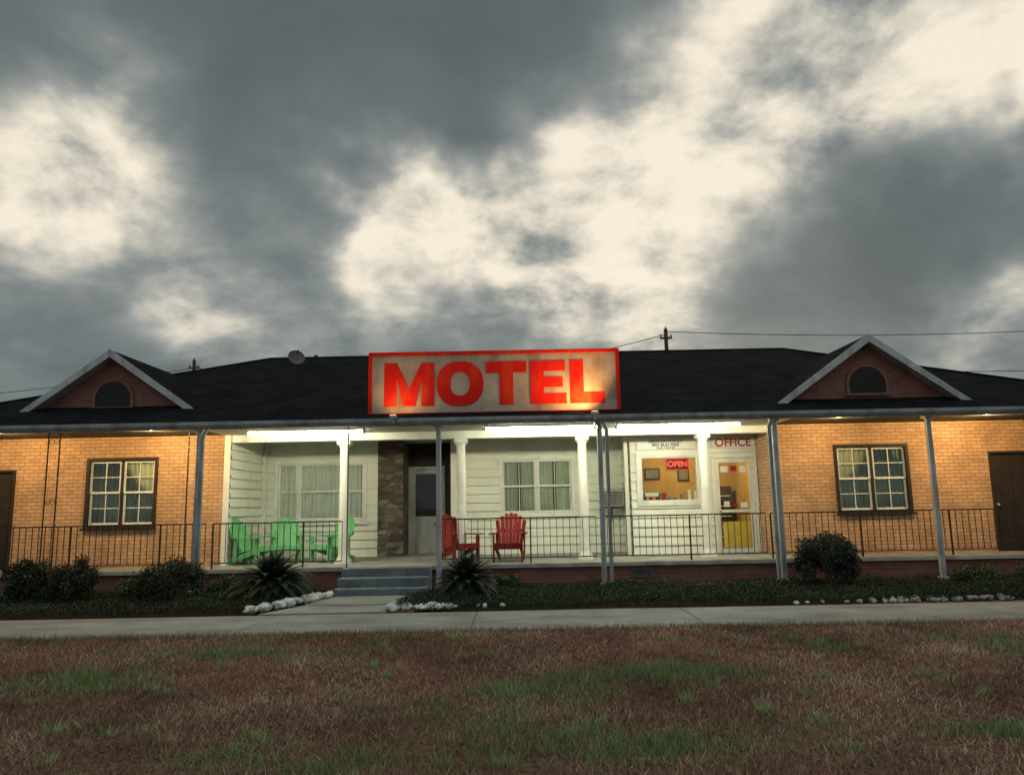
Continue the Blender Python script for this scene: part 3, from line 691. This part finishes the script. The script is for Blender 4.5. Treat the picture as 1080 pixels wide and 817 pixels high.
soil=noisemat('bed_soil',(.02,.016,.012),(.045,.035,.025),8,1,.6,30,spec=0)
def bed(x0,x1,y0f,y1,name):
    b=MB(); nx=int((x1-x0)/.25); ny=12
    for i in range(nx+1):
        for j in range(ny+1):
            xx=x0+(x1-x0)*i/nx; yf=y0f(xx); yy=yf+(y1-yf)*j/ny
            e=min(1,j/2.0)*min(1,min(i,nx-i)/1.0)
            b.v.append((xx,yy,-.01+e*(.07+.05*j/ny)+.012*math.sin(xx*3+yy*5)*e))
    for i in range(nx):
        for j in range(ny):
            a=i*(ny+1)+j; b.f.append((a,a+ny+1,a+ny+2,a+1)); b.m.append(0)
    return b.obj(name,soil,smooth=True)
yl=lambda x:12.1+.06*math.sin(x*1.3); yr=lambda x:12.12+.08*math.sin(x*1.1)+.02*max(0,x-3)
bed(-24,-3.75,yl,15.19,'garden_bed'); bed(-1.65,24,yr,15.19,'garden_bed')
def cover(x0,x1,N,name):
    x=rng.uniform(x0,x1,N); y=12.10+.12*vnoise(x,x*0,51,2.5)+(14.95-12.10)*rng.random(N)
    if x1<0: edge=-3.85-.25*(13-y).clip(0,1)+.35*(y-12.9).clip(0,.8)*1; keep=x<edge
    else: keep=x>(-1.95+.25*(y-12)*.6)
    h=.10+.08*vnoise(x,y,41,2.2)+.04*vnoise(x,y,43,6); keep&=(h>.02)
    x,y,h=x[keep],y[keep],h[keep]; n=len(x)
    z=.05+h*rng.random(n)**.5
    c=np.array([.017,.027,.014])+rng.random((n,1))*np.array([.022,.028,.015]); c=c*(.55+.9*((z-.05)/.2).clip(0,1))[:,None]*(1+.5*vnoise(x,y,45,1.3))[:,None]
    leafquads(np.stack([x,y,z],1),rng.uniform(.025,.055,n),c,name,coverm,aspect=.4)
cover(-12.5,-3.4,75000,'groundcover'); cover(-1.9,13,110000,'groundcover')

def shrub(x,y,r,h,n=6000,col=(.03,.055,.022),name='shrub',z0=.06):
    e=empty(name,(x,y,z0))
    b=MB()
    for i in range(9):
        a=random.uniform(0,6.28); k=random.uniform(.3,.8); b.cyl((0,0,0),(math.cos(a)*r*k,math.sin(a)*r*k,h*random.uniform(.5,.85)),.018,.006,6)
    b.obj('branches',M['wood'],e)
    nc=40; P=[];cl=[]
    for i in range(nc):
        a=random.uniform(0,6.28); ph=math.acos(random.uniform(-.5,1)); rr=random.uniform(.5,.95)
        c=np.array([math.cos(a)*math.sin(ph)*r*rr,math.sin(a)*math.sin(ph)*r*rr,h*.45+math.cos(ph)*h*.5*rr])
        m=n//nc; q=rng.normal(size=(m,3)); q/=np.linalg.norm(q,axis=1)[:,None]; q*= (rng.random((m,1))**.45)*r*random.uniform(.2,.38)
        P.append(c+q); cl.append(np.full(m,random.uniform(.55,1.35)))
    P=np.concatenate(P); cl=np.concatenate(cl); P[:,2]=np.maximum(P[:,2],.01)
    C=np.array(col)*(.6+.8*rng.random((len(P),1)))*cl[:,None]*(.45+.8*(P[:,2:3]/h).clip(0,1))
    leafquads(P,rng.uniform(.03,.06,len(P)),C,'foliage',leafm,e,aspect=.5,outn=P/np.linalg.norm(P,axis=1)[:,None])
shrub(-8.65,13.8,.46,.84,n=8000,col=(.023,.032,.020)); shrub(-7.85,13.7,.44,.82,n=8000,col=(.027,.032,.020)); shrub(-6.1,13.7,.56,.80,col=(.034,.040,.023),n=9000)
shrub(5.62,13.9,.60,1.02,n=12000,col=(.020,.030,.022)); shrub(-6.9,14.2,.35,.4,3000,(.05,.07,.03)); shrub(-10.6,14.0,.6,.8,8000)
shrub(7.42,10.75,.26,1.25,n=6000,name='shrub',z0=0.0); shrub(11.5,14.2,.5,.6); shrub(8.3,14.1,.36,.32,2500,(.05,.07,.03)); shrub(9.5,14.2,.4,.3,2500,(.045,.065,.03)); shrub(-5.35,14.4,.34,.36,2500,(.05,.07,.03)); shrub(-.2,14.5,.3,.3,2500,(.04,.055,.03))

def sago(x,y,s,nf=95,sp=1):
    e=empty('sago_palm',(x,y,.05)); b=MB()
    b.cyl((0,0,0),(0,0,.22*s),.12*s,.1*s,10); b.obj('trunk',M['wood'],e)
    V=[];F=[];C=[]
    for i in range(nf):
        a=i*2.39996; el=math.radians(84-82*(i/nf)**.8); Ln=s*random.uniform(.55,.82)*(1+(sp-1)*math.cos(el))
        p=Vector((0,0,.2*s)); d=Vector((math.cos(a)*math.cos(el),math.sin(a)*math.cos(el),math.sin(el)))
        K=24; sh=random.uniform(.6,1.3)
        for k in range(K):
            t=k/K; nxt=p+d*Ln/K; d=(d+Vector((0,0,-.055))).normalized()
            side=d.cross(Vector((0,0,1))).normalized(); up=side.cross(d)
            ll=s*.19*math.sin(math.pi*min(1,(t*.9+.12)))
            for sg in (-1,1):
                q=p+(side*sg*.85+d*.5+up*.25).normalized()*ll
                base=len(V); V+= [p-d*.012,p+d*.012,q]; F.append((base,base+1,base+2)); cc=np.array([.018,.032,.018])*sh*(.8+.5*random.random()); C+=[cc*.6,cc*.6,cc*1.3]
            base=len(V); V+=[p-side*.008,p+side*.008,nxt]; F.append((base,base+1,base+2)); C+=[np.array([.03,.045,.02])]*3
            p=nxt
    fastmesh('fronds',np.array([tuple(v) for v in V]),np.array(F),np.array(C),leafm,e)
sago(-4.28,13.7,1.0,170,1.2); sago(-.86,13.5,.92,130,1.15)

rockm=noisemat('whitewashed_rock',(.42,.42,.40),(.66,.66,.63),6,.9,.8,25,stain=((.12,.11,.09),5,.7,(1,1,1)),dist=.02)
er=MB()
def rock(x,y,z,r):
    n1,n2=7,10; b=er; sx,sy,sz=random.uniform(.8,1.5),random.uniform(.7,1.1),random.uniform(.45,.75); rot=random.uniform(0,3)
    ph=[random.uniform(0,6) for _ in range(4)]; o=len(b.v)
    for i in range(n1+1):
        for j in range(n2):
            th=math.pi*i/n1; f=2*math.pi*j/n2
            rr=r*(1+.16*math.sin(2*f+ph[0]+th*2)+.12*math.sin(3*th+ph[1]+f)+.07*math.sin(5*f+ph[2]))
            px,py,pz=rr*math.sin(th)*math.cos(f)*sx,rr*math.sin(th)*math.sin(f)*sy,rr*math.cos(th)*sz
            b.v.append((x+px*math.cos(rot)-py*math.sin(rot),y+px*math.sin(rot)+py*math.cos(rot),z+pz))
    for i in range(n1):
        for j in range(n2): b.f.append((o+i*n2+j,o+i*n2+(j+1)%n2,o+(i+1)*n2+(j+1)%n2,o+(i+1)*n2+j)); b.m.append(0)
def rockline(p,q,n,jit=.05,r=(.05,.1),z=.09):
    for i in range(n):
        t=(i+random.uniform(-.3,.3))/n; rock(p[0]+(q[0]-p[0])*t+random.uniform(-jit,jit),p[1]+(q[1]-p[1])*t+random.uniform(-jit,jit),z,random.uniform(*r))
rockline((-4.15,12.1),(-3.4,14.1),34,.06,(.06,.11)); rockline((-1.98,12.15),(-.95,12.2),16,.05,(.05,.09)); rockline((-1.98,12.2),(-1.75,13.2),8,.04,(.04,.07))
rockline((5.6,12.2),(7.9,12.3),20,.06,(.04,.07),.05); rockline((-.9,12.2),(.0,12.2),4,.06,(.03,.05)); rockline((4.3,12.15),(5.5,12.2),5,.05,(.03,.05),.05)
er.obj('white_edging_rocks',rockm)

# ------------------------------------------------------------------ SKY
w=bpy.data.worlds.new('World'); S.world=w; w.use_nodes=True; nt=w.node_tree; N=nt.nodes; N.clear()
out=N.new('ShaderNodeOutputWorld'); bg=N.new('ShaderNodeBackground'); L(nt,bg.outputs[0],out.inputs[0])
tc=N.new('ShaderNodeTexCoord'); D=tc.outputs['Generated']
def math_(op,a,b_=None,c=None,clamp=False):
    n=N.new('ShaderNodeMath'); n.operation=op; n.use_clamp=clamp
    for i,vv in enumerate((a,b_,c)):
        if vv is None: continue
        if isinstance(vv,(int,float)): n.inputs[i].default_value=vv
        else: L(nt,vv,n.inputs[i])
    return n.outputs[0]
def vmath(op,a,b_):
    n=N.new('ShaderNodeVectorMath'); n.operation=op
    for i,vv in enumerate((a,b_)):
        if vv is None: continue
        if isinstance(vv,(tuple,float)): n.inputs[i].default_value=vv
        else: L(nt,vv,n.inputs[i])
    return n
def mrange(a,f0,f1,t0,t1,smooth=True):
    n=N.new('ShaderNodeMapRange'); n.interpolation_type='SMOOTHSTEP' if smooth else 'LINEAR'
    L(nt,a,n.inputs['Value'])
    for k,v_ in (('From Min',f0),('From Max',f1),('To Min',t0),('To Max',t1)): n.inputs[k].default_value=v_
    return n.outputs['Result']
sp=N.new('ShaderNodeSeparateXYZ'); L(nt,D,sp.inputs[0])
zz=math_('ADD',math_('MAXIMUM',sp.outputs['Z'],0.0),.34)
cb=N.new('ShaderNodeCombineXYZ'); L(nt,math_('DIVIDE',sp.outputs['X'],zz),cb.inputs[0]); L(nt,math_('DIVIDE',sp.outputs['Y'],zz),cb.inputs[1]); cb.inputs[2].default_value=3.7
def noise(vec,sc,det=5,ro=.55,dist=0,col=False):
    n=N.new('ShaderNodeTexNoise'); n.inputs['Scale'].default_value=sc;n.inputs['Detail'].default_value=det;n.inputs['Roughness'].default_value=ro;n.inputs['Distortion'].default_value=dist
    L(nt,vec,n.inputs['Vector']); return n.outputs['Color' if col else 'Fac']
n_big=noise(cb.outputs[0],1.25,4,.5,.2); n_mid=noise(cb.outputs[0],4.2,6,.58,.15)
wc=noise(D,4.5,4,.55,0,True)
wv=vmath('SUBTRACT',wc,(.5,.5,.5)); sc=N.new('ShaderNodeVectorMath'); sc.operation='SCALE'; L(nt,wv.outputs[0],sc.inputs[0]); sc.inputs['Scale'].default_value=.36
dn=vmath('NORMALIZE',vmath('ADD',D,sc.outputs[0]).outputs[0],None)
blobs=[((-.50,.787,.37),.14,.95),((-.58,.74,.36),.12,.7),
 ((-.168,.917,.361),.10,.75),((-.10,.93,.345),.10,.65),((-.03,.946,.315),.10,.75),((.10,.927,.352),.12,.75),((.05,.90,.42),.09,.5),
 ((.22,.87,.43),.11,.65),((.30,.84,.455),.11,.85),((.40,.78,.48),.12,.95),((.50,.71,.50),.13,1.0),((.59,.65,.48),.13,.8),
 ((-.37,.897,.244),.07,.65),((.535,.826,.175),.09,.7),((.20,.95,.26),.10,.45),((-.2,.95,.24),.09,.3),
 ((-.25,.76,.60),.26,-.28),((.05,.80,.60),.20,-.28),((-.30,.85,.42),.09,-.22),((.43,.84,.34),.12,-.50),((.57,.77,.29),.11,-.40),((-.50,.84,.22),.12,-.15),((-.05,.87,.50),.10,-.18)]
acc=None
for dvec,rad,wt in blobs:
    l=math.sqrt(sum(k*k for k in dvec)); dvec=tuple(k/l for k in dvec)
    dt=vmath('DOT_PRODUCT',dn.outputs[0],dvec).outputs['Value']
    e=math_('EXPONENT',math_('MULTIPLY',math_('SUBTRACT',dt,1.0),2.0/(rad*rad)))
    acc=math_('MULTIPLY',e,wt) if acc is None else math_('MULTIPLY_ADD',e,wt,acc)
acc=math_('MINIMUM',acc,1.05)
mod=math_('MULTIPLY_ADD',math_('SUBTRACT',n_mid,.5),3.2,.86)
v=math_('MULTIPLY',acc,mod)
v=math_('MULTIPLY',v,.60)
v=math_('MULTIPLY_ADD',math_('SUBTRACT',n_big,.5),.55,math_('ADD',v,.30))
v=math_('MULTIPLY_ADD',math_('SUBTRACT',n_mid,.5),.42,v)
cr=N.new('ShaderNodeValToRGB'); L(nt,v,cr.inputs[0]); R=cr.color_ramp; R.interpolation='B_SPLINE'
R.elements[0].position=.0; R.elements[0].color=(.078,.100,.104,1); R.elements[1].position=1.0; R.elements[1].color=(1.0,.90,.73,1)
for ps,c in ((.2,(.120,.148,.152)),(.4,(.200,.232,.230)),(.58,(.36,.37,.345)),(.78,(.72,.67,.56))):
    k=R.elements.new(ps); k.color=(*c,1)
sky=N.new('ShaderNodeTexSky'); sky.sky_type='NISHITA'; sky.sun_disc=False; sky.sun_elevation=math.radians(12); sky.sun_rotation=math.radians(15)
ss=N.new('ShaderNodeVectorMath'); ss.operation='SCALE'; L(nt,sky.outputs[0],ss.inputs[0]); ss.inputs['Scale'].default_value=.05
mx=N.new('ShaderNodeMix'); mx.data_type='RGBA'; mx.inputs['Factor'].default_value=.96; L(nt,ss.outputs[0],mx.inputs['A']); L(nt,cr.outputs[0],mx.inputs['B'])
# extra brightness added to unseen sky overhead and behind, to light lawn and building
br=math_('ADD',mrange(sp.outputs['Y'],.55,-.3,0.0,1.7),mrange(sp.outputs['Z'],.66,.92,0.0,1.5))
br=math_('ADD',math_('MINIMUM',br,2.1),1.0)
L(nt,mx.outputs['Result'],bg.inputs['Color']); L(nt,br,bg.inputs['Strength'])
sd_=bpy.data.lights.new('sun','SUN'); sd_.energy=.18; sd_.angle=math.radians(35); sd_.color=(1,.93,.82)
so=bpy.data.objects.new('sun',sd_); COL.objects.link(so)
el,az=math.radians(35),math.radians(15)
dirv=Vector((math.sin(az)*math.cos(el),math.cos(az)*math.cos(el),math.sin(el))); so.rotation_euler=dirv.to_track_quat('Z','Y').to_euler()

# ------------------------------------------------------------------ camera
cd=bpy.data.cameras.new('camera'); cam=bpy.data.objects.new('camera',cd); COL.objects.link(cam); S.camera=cam
cd.sensor_width=36; cd.lens=36*800/1080; cd.clip_end=5000
th=math.radians(8.9); rl_=math.radians(-1.1)
cam.matrix_world=Matrix.Translation((0,0,1.6))@Matrix.Rotation(math.pi/2+th,4,'X')@Matrix.Rotation(rl_,4,'Z')
S.view_settings.view_transform='Standard'; S.view_settings.look='None'; S.view_settings.exposure=0
